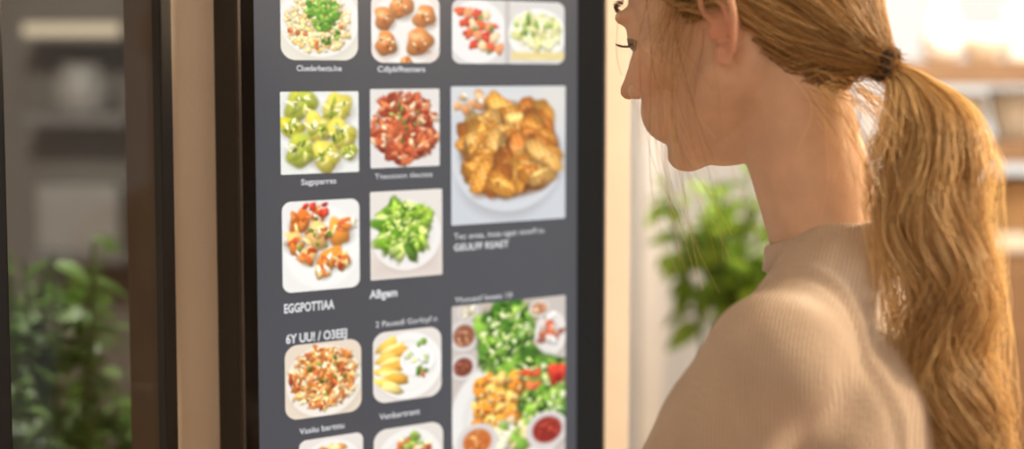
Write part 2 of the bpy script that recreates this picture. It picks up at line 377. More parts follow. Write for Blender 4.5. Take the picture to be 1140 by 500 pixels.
t = Tile(317, 381, 402, 463, 14, (234, 218, 198)); t.plate(360, 424, 43, 41, (246, 238, 226)); t.flat(360, 421, 36, 33, (190, 104, 46), .3)
t.scatter(280, 360, 420, 37, 34, 1.6, 3, [(222, 148, 70), (204, 114, 56), (240, 196, 130), (186, 92, 46), (248, 228, 180)], el=2.8, shade=.4); t.scatter(10, 360, 418, 26, 22, 1.5, 2.6, [(120, 130, 50)]); t.done('picture of orange fried noodles')
t = Tile(415, 367, 491, 445, 14, (234, 226, 218)); t.plate(454, 407, 39, 38, (249, 246, 241))
for k in range(11):
    t.blob(430 + 6 * (k % 3), 382 + k * 4.8, 15, 6, [(240, 196, 90), (250, 220, 138), (228, 168, 66)][k % 3], -.5 + .1 * k, .14, .6)
t.plate(464, 402, 20, 17, (253, 251, 249)); t.scatter(16, 463, 400, 13, 10, 2, 4.5, [(252, 248, 240), (212, 224, 156)]); t.scatter(6, 467, 416, 8, 5, 2, 4, [(220, 80, 40), (120, 150, 50)]); t.scatter(5, 470, 384, 6, 4, 2, 3, [(120, 160, 60)])
t.done('picture of yellow crisps with white dip')
t = Tile(503, 335, 629, 522, 1.5, (206, 196, 188)); t.rect(538, 335, 600, 400, (196, 180, 160), 14)
def dip(x, y, rx, ry, c, c2):
    t.plate(x, y, rx, ry, (222, 214, 210)); t.flat(x, y, rx * .74, ry * .74, c, .2); t.scatter(14, x, y, rx * .55, ry * .55, 1, 2.4, [c, c2], el=1.8, shade=.35); t.blob(x - rx * .2, y - ry * .25, rx * .3, ry * .12, np.minimum(np.array(c2) + 50, 255), 0, .2, 0, .8, .6)
dip(516, 368, 17, 18, (150, 92, 68), (190, 130, 96)); dip(515, 402, 15, 15, (128, 62, 46), (176, 96, 70)); dip(520, 342, 12, 10, (206, 190, 160), (236, 226, 200))
t.plate(566, 464, 68, 70, (240, 237, 232))
t.scatter(110, 562, 378, 29, 37, 4, 9, [(74, 126, 32), (106, 154, 48), (50, 94, 22), (154, 188, 82)], el=2.3, shade=.5); t.scatter(120, 562, 376, 27, 33, 1, 2.8, [(184, 208, 112), (44, 84, 18), (116, 160, 46), (222, 232, 176)], el=2.4)
t.plate(612, 376, 19, 26, (238, 232, 226)); t.scatter(22, 612, 372, 12, 17, 3, 6, [(230, 212, 196), (196, 126, 96), (244, 240, 234), (206, 90, 60)]); dip(599, 347, 13, 10, (196, 136, 100), (226, 180, 140))
t.scatter(190, 586, 446, 46, 46, 4, 10, [(98, 152, 34), (72, 126, 26), (140, 182, 64), (190, 210, 114), (50, 94, 22)], el=2.3, shade=.5); t.scatter(200, 588, 444, 40, 40, 1, 2.8, [(196, 216, 118), (46, 88, 18), (126, 172, 50), (228, 236, 184)], el=2.4)
t.scatter(10, 582, 425, 22, 10, 4, 6, [(216, 74, 40), (226, 110, 60)]); t.scatter(8, 616, 424, 10, 12, 4, 7, [(210, 60, 40)])
for k in range(20):
    x = 533 + 12 * (k % 4) + t.r.normal(0, 2); y = 422 + 11 * (k // 4) + t.r.normal(0, 2)
    t.blob(x + 1, y + 3, 10, 9, (120, 58, 16), 0, .2, 0, .3, .7); t.blob(x, y, 9.5, 8.5, [(232, 158, 54), (216, 132, 40), (244, 196, 104)][k % 3], .6, .25, .8, .2); t.scatter(5, x, y, 5, 4, 1.2, 2.4, [(254, 220, 146), (186, 100, 32)])
t.scatter(34, 572, 484, 30, 16, 4, 8, [(230, 224, 196), (156, 196, 80), (240, 212, 156)])
dip(530, 486, 23, 21, (206, 112, 50), (236, 164, 92)); dip(608, 485, 25, 22, (146, 34, 26), (196, 66, 46)); t.done('tall picture of a green salad with croutons and sauce bowls')
t = Tile(333, 486, 404, 560, 8, (236, 228, 220)); t.plate(368, 524, 38, 36); t.scatter(60, 368, 522, 28, 28, 3, 5, [(214, 140, 66), (236, 196, 130), (180, 84, 44)]); t.done('cropped picture of an orange dish at screen bottom')
t = Tile(416, 474, 493, 556, 14, (232, 224, 216)); t.plate(455, 514, 38, 38); t.scatter(50, 458, 508, 22, 22, 3, 6, [(150, 180, 80), (232, 220, 180), (206, 110, 60)]); t.done('cropped picture of a plated dish at screen bottom')

def text(tx, x0, x1, yb, hpx, bold=0):
    cu = bpy.data.curves.new('t', 'FONT'); cu.body = tx; cu.size = 1; cu.offset = bold; cu.resolution_u = 3
    o = bpy.data.objects.new('t', cu); COL.objects.link(o)
    dg = bpy.context.evaluated_depsgraph_get(); me = bpy.data.meshes.new_from_object(o.evaluated_get(dg))
    V = np.array([v.co[:] for v in me.vertices]); Fc = [tuple(p.vertices) for p in me.polygons]
    bpy.data.objects.remove(o); bpy.data.curves.remove(cu); bpy.data.meshes.remove(me)
    V[:, 0] = (V[:, 0] - V[:, 0].min()) / (V[:, 0].max() - V[:, 0].min())
    s0 = sz(x0, yb)[0]; s1 = sz(x1, yb)[0]; xm = (x0 + x1) / 2; z0 = sz(xm, yb)[1]; z1 = sz(xm, yb - hpx)[1]
    W = P0[None] + (s0 + V[:, :1] * (s1 - s0)) * E + (z0 + V[:, 1:2] / .72 * (z1 - z0)) * UZ + NRM * .0006
    build('menu_text', W, Fc, M['text'], scr, label='white menu caption reading ' + tx)
for a in (('Cluederbects.lne', 330, 380, 79, 6.5, .012), ('Cdlpbl9temers', 420, 473, 80, 6.5, .012), ('Sagpparres', 335, 374, 205, 6.5, .012), ('Tteutocn tlectea', 417, 481, 198, 6, .0),
          ('Tec avea, inoa eget nnw9 in', 505, 605, 263, 6.5, 0), ('GEULFF RSAET', 505, 566, 277, 7.5, .02), ('EGGPOTTIAA', 316, 372, 346, 10, .03), ('ABgem', 411, 442, 331, 9, .03),
          ('Yhouaof beeet 10', 506, 570, 334, 6, 0), ('2 Pauatdl Gorloyf n', 418, 486, 361, 6.5, 0), ('6Y UU! / O3EEJ', 318, 386, 379, 10, .03), ('Vssiiu bartttu', 333, 383, 480, 6.5, .01), ('Venbartrant', 422, 467, 464, 6.5, .01)):
    text(*a)

# ------------------------------------------------------------------ room
build('floor', *bx(-3.5, 3, -1.2, 6.4, -.05, 0, 0), M['floor'], kind='structure')
build('ceiling', *bx(-3.5, 3, -1.2, 6.4, H, H + .05, 0), M['ceil'], kind='structure')
xd = .06
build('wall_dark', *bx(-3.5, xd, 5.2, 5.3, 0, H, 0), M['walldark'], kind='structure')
build('divider_light_block', *bx(xd, xd + .08, 2.35, 6.2, 0, H, 0), M['walldark'], kind='structure')  # added out of sight to keep the left room dark
build('rear_light_block', *bx(-3.5, 3, -1.2, -1.1, 0, H, 0), M['wall'], kind='structure')  # unseen slab added behind the camera to block flat light
build('side_light_block', *bx(-3.5, -3.4, -1.1, 5.2, 0, H, 0), M['wall'], kind='structure')  # unseen slab added to close off light from the left
wx0, wx1, wz0, wz1 = 1.0, 2.6, .9, 2.4
build('wall_back', *join(bx(xd + .08, wx0, 6.2, 6.3, 0, H, 0), bx(wx1, 3, 6.2, 6.3, 0, H, 0), bx(wx0, wx1, 6.2, 6.3, 0, wz0, 0), bx(wx0, wx1, 6.2, 6.3, wz1, H, 0)), M['wallbright'], kind='structure')
w2 = build('window_2', *join(bx(wx0, wx0 + .05, 6.22, 6.28, wz0, wz1), bx(wx1 - .05, wx1, 6.22, 6.28, wz0, wz1), bx(wx0 + .05, wx1 - .05, 6.22, 6.28, wz0, wz0 + .05), bx(wx0 + .05, wx1 - .05, 6.22, 6.28, wz1 - .05, wz1)), M['ceramic'], kind='structure')
build('window_pane', *bx(wx0 + .045, wx1 - .045, 6.245, 6.252, wz0 + .045, wz1 - .045, 0), M['daylight'], w2)
build('wall_right', *bx(2.9, 3, 1.7, 6.2, 0, H, 0), M['wallbright'], kind='structure')
a = at(712, 84, 4.6); b = at(742, 84, 4.6)
build('column', *bx(a[0], b[0], 4.6, 4.7, 0, H, .008), mat('grey_white_column', (216, 211, 204), .8, .04), kind='structure')

# shelves at the right, fixed to the right wall
Y0 = 4.0; X0s = at(1000, 84, Y0)[0]
zs = [at(1085, py, Y0)[2] for py in (68, 158, 262)]
build('wall_shelf', *bx(X0s, 2.899, Y0, Y0 + .3, zs[0] - .055, zs[0]), M['wood'], label='upper wooden shelf at the right carrying the white vase', cat='shelf')
build('wall_shelf', *bx(X0s, 2.899, Y0, Y0 + .3, zs[1] - .05, zs[1]), M['wood'], label='lower wooden shelf at the right below the vase shelf', cat='shelf')
ct = thing('cabinet', (1.9, Y0 + .15, 0), 'wooden cabinet at the right under both shelves', 'cabinet')
build('body', *bx(X0s + .03, 2.88, Y0 + .01, Y0 + .42, 0, zs[2] - .04), M['wood'], ct)
build('worktop', *bx(X0s + .02, 2.89, Y0, Y0 + .43, zs[2] - .04, zs[2]), M['cream'], ct)
dw = (2.87 - X0s - .05) / 4
for k in range(4):
    xk = X0s + .05 + k * dw; build('door', *bx(xk, xk + dw - .012, Y0 - .008, Y0 + .0095, .08, zs[2] - .06), M['wood'], ct)
def vase(px, z, r, h, m, name, label, cat, group=None, kind=0):
    x = (px - 570) / FP * (Y0 + .15)
    pr = [(r * .6, 0), (r * .95, h * .12), (r, h * .4), (r * .8, h * .7), (r * .45, h * .85), (r * .55, h), (r * .45, h), (r * .36, h * .86), (.001, h * .8)] if kind == 0 else \
         [(r * .5, 0), (r * .6, h * .05), (r * .9, h * .5), (r, h), (r * .94, h), (r * .82, h * .5), (r * .4, h * .12), (.001, h * .1)] if kind == 1 else \
         [(r * .96, 0), (r, h * .05), (r, h * .9), (r * .9, h), (r * .84, h * .98), (.001, h * .96)]
    build(name, *lathe(pr, (x, Y0 + .15, z + .0005)), m, smooth=True, label=label, cat=cat, group=group)
vase(1046, zs[0], .05, .14, M['ceramic'], 'vase', 'white narrow necked vase on upper shelf nearest the hair', 'vase')
vase(1092, zs[0], .06, .08, M['cream'], 'bowl', 'cream bowl on the upper shelf beside the white vase', 'bowl', kind=1)
vase(1136, zs[0], .045, .13, M['ceramic'], 'jar', 'white straight jar on the upper shelf at far right', 'jar', kind=2)
vase(1068, zs[1], .06, .11, M['ceramic'], 'jar', 'squat white jar on the lower shelf behind the ponytail', 'jar', kind=2)
vase(1130, zs[1], .07, .12, M['ceramic'], 'bowl', 'large white bowl on the lower shelf at far right', 'bowl', kind=1)
vase(1132, zs[2], .08, .13, M['basket'], 'basket', 'tan woven basket on the cabinet right of the ponytail', 'basket', kind=2)

# plants
def plant(name, base, pot_h, pot_r, pm, lm, top, spread, nl, lsz, label, seed, group=None, lo=3):
    r = np.random.default_rng(seed); base = np.array(base, float)
    t = thing(name, base, label, 'plant', group)
    pr = [(pot_r * .75, 0), (pot_r, pot_h * .95), (pot_r * 1.06, pot_h * .95), (pot_r * 1.06, pot_h), (pot_r * .94, pot_h), (pot_r * .92, pot_h * .9), (.001, pot_h * .9)]
    build('pot', *lathe(pr, base), pm, t, True)
    build('soil', *lathe([(pot_r * .9, pot_h * .9), (pot_r * .9, pot_h * .93), (.001, pot_h * .94)], base, 20), M['soil'], t, True)
    ns = 16; P = []
    for i in range(ns):
        a = r.random() * 6.283; q = math.sqrt(r.random())
        end = base + np.array((spread * q * math.cos(a), spread * q * math.sin(a), pot_h + (top - pot_h) * (.55 + .45 * r.random())))
        st = base + np.array((pot_r * .5 * math.cos(a) * q, pot_r * .5 * math.sin(a) * q, pot_h * .9))
        u = np.linspace(0, 1, 14)[:, None]; mid = st * .5 + end * .5; mid[:2] = st[:2] * .8 + end[:2] * .2
        P.append((1 - u) ** 2 * st + 2 * u * (1 - u) * mid + u * u * end)
    P = np.array(P); build('stem', *tubes(P, .003, 5), M['stem'], t, True)
    V = []; Fc = []
    prof = [(0, 0), (.15, .18), (.35, .3), (.6, .27), (.82, .14), (1, 0)]
    for i in range(nl):
        s = P[r.integers(ns)]; k = r.uniform(lo, 13); j = int(k); f = k - j; p = s[j] * (1 - f) + s[min(j + 1, 13)] * f
        a = r.random() * 6.283; el = r.uniform(-.5, .8); d = np.array((math.cos(a) * math.cos(el), math.sin(a) * math.cos(el), math.sin(el)))
        sd = np.cross(d, UZ + r.normal(0, .3, 3)); sd /= np.linalg.norm(sd); n = np.cross(sd, d); L = lsz * r.uniform(.6, 1.15); k0 = len(V)
        for u, w in prof:
            c = p + d * L * u - UZ * L * .35 * u * u
            V += [c + sd * w * L + n * w * L * .3, c, c - sd * w * L + n * w * L * .3]
        for q in range(5):
            b0_ = k0 + q * 3; Fc += [(b0_, b0_ + 1, b0_ + 4, b0_ + 3), (b0_ + 1, b0_ + 2, b0_ + 5, b0_ + 4)]
    build('foliage', V, Fc, lm, t, True); return t
c = at(66, 500, 2.5); plant('potted_plant', (c[0], 2.5, 0), .6, .11, M['pot'], M['leafd'], 1.34, .12, 260, .06, 'taller leafy bush behind the window glass toward the left edge', 3)
c = at(138, 500, 2.8); plant('potted_plant', (c[0], 2.85, 0), .6, .12, M['pot'], M['leafd'], 1.1, .15, 330, .06, 'lower leafy bush behind the window glass beside the black post', 5)
c = at(12, 500, 3.4); plant('potted_plant', (c[0], 3.45, 0), .6, .12, M['pot'], M['leafd'], 1.18, .2, 300, .07, 'shaded leafy bush standing behind the two front bushes in the window', 9)
c = at(802, 400, 3.4)
tb = thing('side_table', (c[0], 3.4, 0), 'small round white table under the plant behind the woman', 'table')
tz = c[2] - .22
build('table_top', *lathe([(.15, tz - .025), (.16, tz - .02), (.16, tz - .004), (.155, tz)], (c[0], 3.4, 0)), M['ceramic'], tb, True)
build('pedestal', *lathe([(.13, 0), (.13, .015), (.03, .04), (.022, .3), (.025, tz - .02)], (c[0], 3.4, 0)), M['ceramic'], tb, True)
plant('potted_plant', (c[0], 3.4, tz + .0005), .16, .08, M['potw'], M['leafl'], .6, .18, 260, .08, 'bright green potted plant on white table between screen and woman', 12, lo=6)

# shelves on the dark wall behind the window
ys = 5.0; xa = at(24, 84, ys)[0]; xb = at(138, 84, ys)[0]; xm = (xa + xb) / 2
zz = [at(80, py, ys)[2] for py in (34, 128, 282)]
s1 = thing('wall_shelf', (xm, ys + .1, zz[0] - .03), 'short shelf with a glowing light strip on the dark wall behind glass', 'shelf')
build('board', *bx(xa, xb, ys, ys + .199, zz[0] - .03, zz[0]), M['grey'], s1)
build('light_strip', *bx(xa + .01, xb - .01, ys - .012, ys - .0005, zz[0] - .015, zz[0] + .02), M['lightstrip'], s1, label='pale lit strip along the shelf front')
build('wall_shelf', *bx(xa, xb, ys, ys + .199, zz[1] - .03, zz[1]), M['grey'], label='middle plain shelf on the dark wall carrying the grey jar', cat='shelf')
build('wall_shelf', *bx(xa, xb, ys, ys + .199, zz[2] - .03, zz[2]), M['grey'], label='lowest plain shelf on the dark wall carrying the grey box', cat='shelf')
build('jar', *lathe([(.075, 0), (.085, .01), (.085, .1), (.06, .13), (.06, .15), (.05, .15), (.001, .14)], (xm, ys + .1, zz[1] + .0005)), M['greyjar'], smooth=True, label='grey jar on the middle shelf behind the window glass', cat='jar')
build('storage_box', *bx(xm - .12, xm + .12, ys + .02, ys + .18, zz[2] + .0005, zz[2] + .2, .01), M['greyjar'], label='grey box on the lowest shelf behind the window glass', cat='box')

# ------------------------------------------------------------------ person
class PM:
    def __init__(s): s.p = []
    def add(s, V, Fc, T=None):
        V = np.asarray(V, float)
        if T is not None: V = V @ T[:3, :3].T + T[:3, 3]
        s.p.append((V, Fc))
    def ell(s, c, r, T=None, rot=None, seg=28, ring=18):
        V = []; Fc = []
        for i in range(1, ring):
            a = math.pi * i / ring
            for k in range(seg):
                b = 2 * math.pi * k / seg; V.append((math.sin(a) * math.cos(b), math.sin(a) * math.sin(b), math.cos(a)))
        n = len(V); V += [(0, 0, 1), (0, 0, -1)]
        for i in range(ring - 2):
            for k in range(seg):
                k2 = (k + 1) % seg; Fc.append((i * seg + k, (i + 1) * seg + k, (i + 1) * seg + k2, i * seg + k2))
        for k in range(seg):
            k2 = (k + 1) % seg; Fc.append((n, k, k2)); Fc.append((n + 1, (ring - 2) * seg + k2, (ring - 2) * seg + k))
        V = np.array(V) * np.array(r)
        if rot is not None: V = V @ np.array(rot).T
        s.add(V + np.array(c), Fc, T)
    def cap(s, p0, p1, r0, r1, T=None, seg=20):
        p0 = np.array(p0, float); p1 = np.array(p1, float); d = p1 - p0; Ld = np.linalg.norm(d); d /= Ld
        a = np.cross(d, (.3, .5, .81)); a /= np.linalg.norm(a); b = np.cross(d, a)
        pr = [(-r0 * math.cos(q), r0 * math.sin(q)) for q in np.linspace(.02, math.pi / 2, 7)] + [(Ld + r1 * math.sin(q), r1 * math.cos(q)) for q in np.linspace(0, math.pi / 2 - .02, 7)]
        V = []; Fc = []
        for h, r in pr:
            for k in range(seg):
                an = 2 * math.pi * k / seg; V.append(p0 + d * h + r * (a * math.cos(an) + b * math.sin(an)))
        for i in range(len(pr) - 1):
            for k in range(seg):
                k2 = (k + 1) % seg; Fc.append((i * seg + k, i * seg + k2, (i + 1) * seg + k2, (i + 1) * seg + k))
        n = (len(pr) - 1) * seg; Fc.append(tuple(range(seg))[::-1]); Fc.append(tuple(range(n, n + seg)))
        s.add(V, Fc, T)
    def chain(s, pts, rs, T=None):
        for i in range(len(pts) - 1): s.cap(pts[i], pts[i + 1], rs[i], rs[i + 1], T, 14)
    def rings(s, rr, T=None):
        V = []; Fc = []; seg = len(rr[0])
        for r in rr: V += list(r)
        for i in range(len(rr) - 1):
            for k in range(seg):
                k2 = (k + 1) % seg; Fc.append((i * seg + k, i * seg + k2, (i + 1) * seg + k2, (i + 1) * seg + k))
        n = (len(rr) - 1) * seg; Fc.append(tuple(range(seg))[::-1]); Fc.append(tuple(range(n, n + seg)))
        s.add(V, Fc, T)
def bake(pm, vox, it, fac=.5):
    V, Fc = join(*pm.p); me = bpy.data.meshes.new('tmp'); me.from_pydata(V.tolist(), [], Fc)
    bm = bmesh.new(); bm.from_mesh(me); bmesh.ops.recalc_face_normals(bm, faces=bm.faces); bm.to_mesh(me); bm.free()
    o = bpy.data.objects.new('tmp', me); COL.objects.link(o)
    m = o.modifiers.new('r', 'REMESH'); m.mode = 'VOXEL'; m.voxel_size = vox
    if it: k = o.modifiers.new('s', 'SMOOTH'); k.factor = fac; k.iterations = it
    dg = bpy.context.evaluated_depsgraph_get(); r = bpy.data.meshes.new_from_object(o.evaluated_get(dg))
    n = len(r.vertices); W = np.empty(n * 3); r.vertices.foreach_get('co', W); W = W.reshape(-1, 3)
    FF = [tuple(p.vertices) for p in r.polygons]
    bpy.data.objects.remove(o); bpy.data.meshes.remove(me); bpy.data.meshes.remove(r)
    return W, FF
def frame(yaw, pitch, O, sc=1):
    c, s_ = math.cos(yaw), math.sin(yaw)
    F0 = np.array((-c, s_, 0)); Lf = np.array((-s_, -c, 0)); Fw = F0 * math.cos(pitch) - UZ * math.sin(pitch); Up = UZ * math.cos(pitch) + F0 * math.sin(pitch)
    T = np.eye(4); T[:3, 0] = Fw * sc; T[:3, 1] = Lf * sc; T[:3, 2] = Up * sc; T[:3, 3] = O; return T
HO = np.array((.2105, 1.56, 1.552)); TH_ = frame(R(36), R(13), HO, 1.06)
PB = np.array((.286, 1.52, 0))
TT = frame(R(28), 0, PB)
def hw(p): return np.asarray(p) @ TH_[:3, :3].T + TH_[:3, 3]
def tw(p): return np.asarray(p) @ TT[:3, :3].T + TT[:3, 3]
HI = np.linalg.inv(TH_)
def hl(p): return np.asarray(p) @ HI[:3, :3].T + HI[:3, 3]

def head_prims(pm, T=TH_):
    pm.ell((-.003, 0, .045), (.1, .075, .09), T)
    prof = [(.085, .085, .057, -.03), (.065, .096, .066, -.03), (.042, .101, .068, -.03), (.02, .095, .067, -.03), (-.005, .091, .067, -.03), (-.03, .0885, .065, -.028), (-.05, .0885, .059, -.012), (-.066, .089, .05, .008), (-.082, .088, .038, .028), (-.092, .084, .027, .042), (-.098, .074, .016, .05)]
    rr = []
    for z, xf, w, xb in prof:
        r = []
        xc = xb
        for k in range(40):
            a = 2 * math.pi * k / 40; ca, sa = math.cos(a), math.sin(a); e = 2 / 2.2
            x = math.copysign(abs(ca) ** e, ca); y = math.copysign(abs(sa) ** e, sa)
            r.append((xc + (xf - xc) * x if x > 0 else xc + .02 * x, w * y, z))
        rr.append(r)
    pm.rings(rr, T)
    pm.chain([(.093, 0, .034), (.105, 0, .008), (.119, 0, -.015)], [.008, .0085, .0095], T); pm.ell((.122, 0, -.0175), (.0095, .01, .009), T)
    for s in (1, -1):
        pm.ell((.106, s * .0125, -.0215), (.011, .0075, .008), T)
        pm.ell((.06, s * .042, -.012), (.031, .026, .028), T)
        pm.ell((.06, s * .036, -.048), (.03, .026, .03), T)
        pm.ell((.087, s * .028, .041), (.013, .027, .008), T)
        pm.ell((.0785, s * .034, .0235), (.0135, .0145, .0125), T)
        pm.cap((-.004, s * .05, -.03), (.05, s * .03, -.07), .023, .023, T)
    pm.ell((.0885, 0, -.0475), (.0105, .022, .0055), T); pm.ell((.0875, 0, -.0585), (.0105, .019, .0065), T)
    pm.ell((.073, 0, -.085), (.02, .022, .016), T)
    pm.ell((.026, 0, -.08), (.045, .034, .024), T)
def ear_prims(pm, T=TH_):
    for s in (1, -1):
        e = lambda x, y, z: (-.024 + x, s * (.07 + y), .004 + z)
        pm.ell(e(0, .0025, .004), (.015, .004, .026), T)
        pts = [e(.007, .003, .002), e(.014, .009, .015), e(.012, .015, .028), e(.0, .019, .035), e(-.012, .022, .032), e(-.0195, .023, .02), e(-.0195, .022, .006), e(-.014, .018, -.01), e(-.007, .013, -.021)]
        pm.chain(pts, [.0028, .003, .0034, .0036, .0036, .0036, .0036, .0034, .0038], T)
        pm.chain([e(.001, .011, .025), e(-.008, .014, .016), e(-.0095, .014, .002), e(-.005, .011, -.01)], [.0026, .003, .003, .0026], T)
        pm.ell(e(.003, .010, -.024), (.0085, .0045, .010), T); pm.ell(e(.011, .0065, -.004), (.0036, .004, .006), T)
def neck(pm):
    pm.cap(hw((-.036, 0, -.02)), tw((-.004, 0, 1.35)), .047, .052); pm.cap(hw((-.016, 0, -.05)), tw((.004, 0, 1.35)), .039, .044)
SHL = (0, .14, 1.28); ELL_ = (.135, .18, 1.06); WRL = (.28, .03, 1.085)
SHR = (0, -.135, 1.28); ELR = (.06, -.19, 1.02); WRR = (.2, -.17, .94)
def torso(pm, g=0):
    T = TT
    pm.ell((0, 0, 1.14), (.1 + g, .14 + g, .215 + g), T)
    for s in (1, -1):
        pm.cap((-.014, s * .03, 1.348), (-.006, s * .12, 1.288), .042 + g * .6, .045 + g, T)
        pm.ell((-.05, s * .062, 1.19), (.055 + g, .08 + g, .11 + g), T)
        pm.cap((-.015, s * .1, 1.24), (.0, s * .115, 1.1), .052 + g, .046 + g, T)
        pm.cap((.02, s * .095, 1.23), (.03, s * .115, 1.12), .048 + g, .05 + g, T)
        pm.ell((.068, s * .064, 1.15), (.055 + g, .06 + g, .058 + g), T)
    pm.ell((.005, 0, 1.24), (.085 + g, .115 + g, .1 + g), T)
    pm.ell((0, 0, 1.0), (.088 + g, .125 + g, .2 + g), T); pm.ell((0, 0, .9), (.105 + g, .165 + g, .13 + g), T)
def arms(pm, g=0, sleeve=False):
    for s_, e, w in ((SHL, ELL_, WRL), (SHR, ELR, WRR)):
        pm.cap(s_, e, .052 + g, .042 + g, TT)
        w2 = np.array(w) if not sleeve else np.array(e) + (np.array(w) - np.array(e)) * .93
        pm.cap(e, w2, .04 + g, .027 + g * (1.1 if sleeve else 1), TT)
def hand(pm, e, w, nrm):
    e = np.array(e); w = np.array(w); d = (w - e) / np.linalg.norm(w - e); n = np.array(nrm, float); n -= d * (n @ d); n /= np.linalg.norm(n); sd = np.cross(n, d)
    pm.ell(w + d * .048, (.05, .04, .015), TT, rot=np.array((d, sd, n)).T)
    for k, L in enumerate((.068, .076, .07, .054)):
        b = w + d * .085 + sd * (.029 - k * .0195); q = [b]
        for i, (f, an) in enumerate(((.45, .25), (.32, .6), (.23, .9))): q.append(q[-1] + L * f * (d * math.cos(an) - n * math.sin(an)))
        pm.chain(q, [.0095, .009, .008, .007], TT)
    b = w + d * .025 + sd * .03; pm.chain([b, b + d * .03 + sd * .025 - n * .006, b + d * .058 + sd * .034 - n * .014], [.013, .0105, .008], TT)
def legs(pm, g=0, foot=True):
    for s in (1, -1):
        pm.cap((0, s * .085, .88), (.012, s * .085, .48), .083 + g, .054 + g, TT); pm.cap((.012, s * .085, .48), (-.015, s * .085, .1), .052 + g, .036 + g * 1.6, TT)
        if foot: pm.cap((-.03, s * .085, .045), (.13, s * .095, .03), .032, .026, TT)
pm = PM(); head_prims(pm); neck(pm); torso(pm, -.01); arms(pm, -.006)
hand(pm, ELL_, WRL, (.3, 0, 1)); hand(pm, ELR, WRR, (.2, -1, .2)); legs(pm)
V1, F1 = bake(pm, .0028, 13)
pm = PM(); pm.add(V1, F1); ear_prims(pm)
V, Fc = bake(pm, .0026, 2)
per = thing('person', PB, 'woman in beige ribbed top with blonde low ponytail, looking at the menu screen', 'person')
q = hl(V)
col = np.ones((len(V), 3)) * lin((224, 190, 168))
def mask(c, r): return np.clip(1.4 - np.linalg.norm((q - np.array(c)) / np.array(r), axis=1) * 1.0, 0, 1)[:, None]
def tint(c, r, rgb, k):
    global col
    m = mask(c, r) * k; col = col * (1 - m) + lin(rgb) * m
tint((.097, 0, -.053), (.012, .022, .010), (200, 122, 112), .7)
for s in (1, -1):
    tint((.07, s * .045, -.02), (.03, .03, .025), (228, 164, 142), .5); tint((-.024, s * .085, .004), (.03, .018, .035), (222, 150, 126), .7)
tint((.124, 0, -.018), (.014, .014, .014), (220, 160, 138), .5)
body = build('body', V, Fc, M['skin'], per, True, col=col)
for s in (1, -1):
    p = PM(); p.ell((.0795, s * .034, .0195), (.0125, .0125, .0125), TH_); build('eye', *join(*p.p), M['eye'], body, True)
    ls = []
    for k in range(34):
        u = k / 33 - .5; b = np.array((.0918 - u * u * .03 - (.008 * u if u > 0 else 0), s * (.034 + u * .028), .0165 - u * u * .006))
        dd = np.array((.85, s * u * 1.3, -.24 - .12 * random.random())); tt = np.linspace(0, 1, 7)[:, None]; L = .012 + .002 * random.random()
        ls.append(b + dd * L * tt + np.array((0, 0, .007)) * tt ** 2)
    build('eyelash', *tubes(hw(np.array(ls)), np.linspace(.00042, .00015, 7)[None]), M['lash'], body, True)
    br = []
    for k in range(110):
        u = random.random(); y = .014 + u * .04; b = np.array((.1035 - u * u * .026, s * y, .047 + .006 * math.sin(u * 2.4) + random.gauss(0, .0014)))
        dd = np.array((-.25 * u, s * 1.0, .25 - .5 * u)); tt = np.linspace(0, 1, 5)[:, None]; br.append(b + dd * .008 * tt + np.array((.001, 0, 0)) * tt * (1 - tt))
    build('eyebrow', *tubes(hw(np.array(br)), np.linspace(.0004, .0002, 5)[None]), M['brow'], body, True)

# clothes
pm = PM(); torso(pm, .012); arms(pm, .012, True)
V, Fc = bake(pm, .006, 15)
ql = (V - TT[:3, 3]) @ TT[:3, :3]
x, y, z = ql[:, 0], ql[:, 1], ql[:, 2]
ay = np.abs(y)
ys_ = .108 + .1 * np.clip(1.3 - z, 0, .2)      # shoulder seam
fold = .0025 * np.sin(z * 44 + ay * 60 + 4 * np.sin(x * 16)) * np.exp(-((z - 1.2) / .06) ** 2) * np.clip((ay - .07) / .05, 0, 1) + .003 * np.sin(z * 55 + x * 25 + 3 * np.sin(y * 14)) * np.clip((1.2 - z) / .1, 0, 1)
fold += .002 * np.sin(z * 24 + y * 40 + 2 * np.sin(z * 20)) * np.exp(-((z - 1.25) / .08) ** 2) * np.clip(.5 - x * 20, 0, 1)
fold += np.where(z > 1.1, .002 * np.exp(-((ay - ys_) / .004) ** 2) - .0024 * np.exp(-((ay - ys_ - .009) / .004) ** 2), 0)
fold += .0026 * np.sin(ay * 120 - z * 60) * np.exp(-((ay - ys_ - .05) / .03) ** 2) * np.exp(-((z - 1.2) / .09) ** 2)
fold += .002 * np.sin(ay * 90 + z * 95) * np.exp(-((ay - .09) / .035) ** 2) * np.exp(-((z - 1.3) / .05) ** 2)
me = bpy.data.meshes.new('n'); me.from_pydata(V.tolist(), [], Fc); me.update(); nn = np.empty(len(V) * 3); me.vertices.foreach_get('normal', nn); nn = nn.reshape(-1, 3); bpy.data.meshes.remove(me)
sw = build('sweater', V + nn * fold[:, None], Fc, M['knit'], per, True)
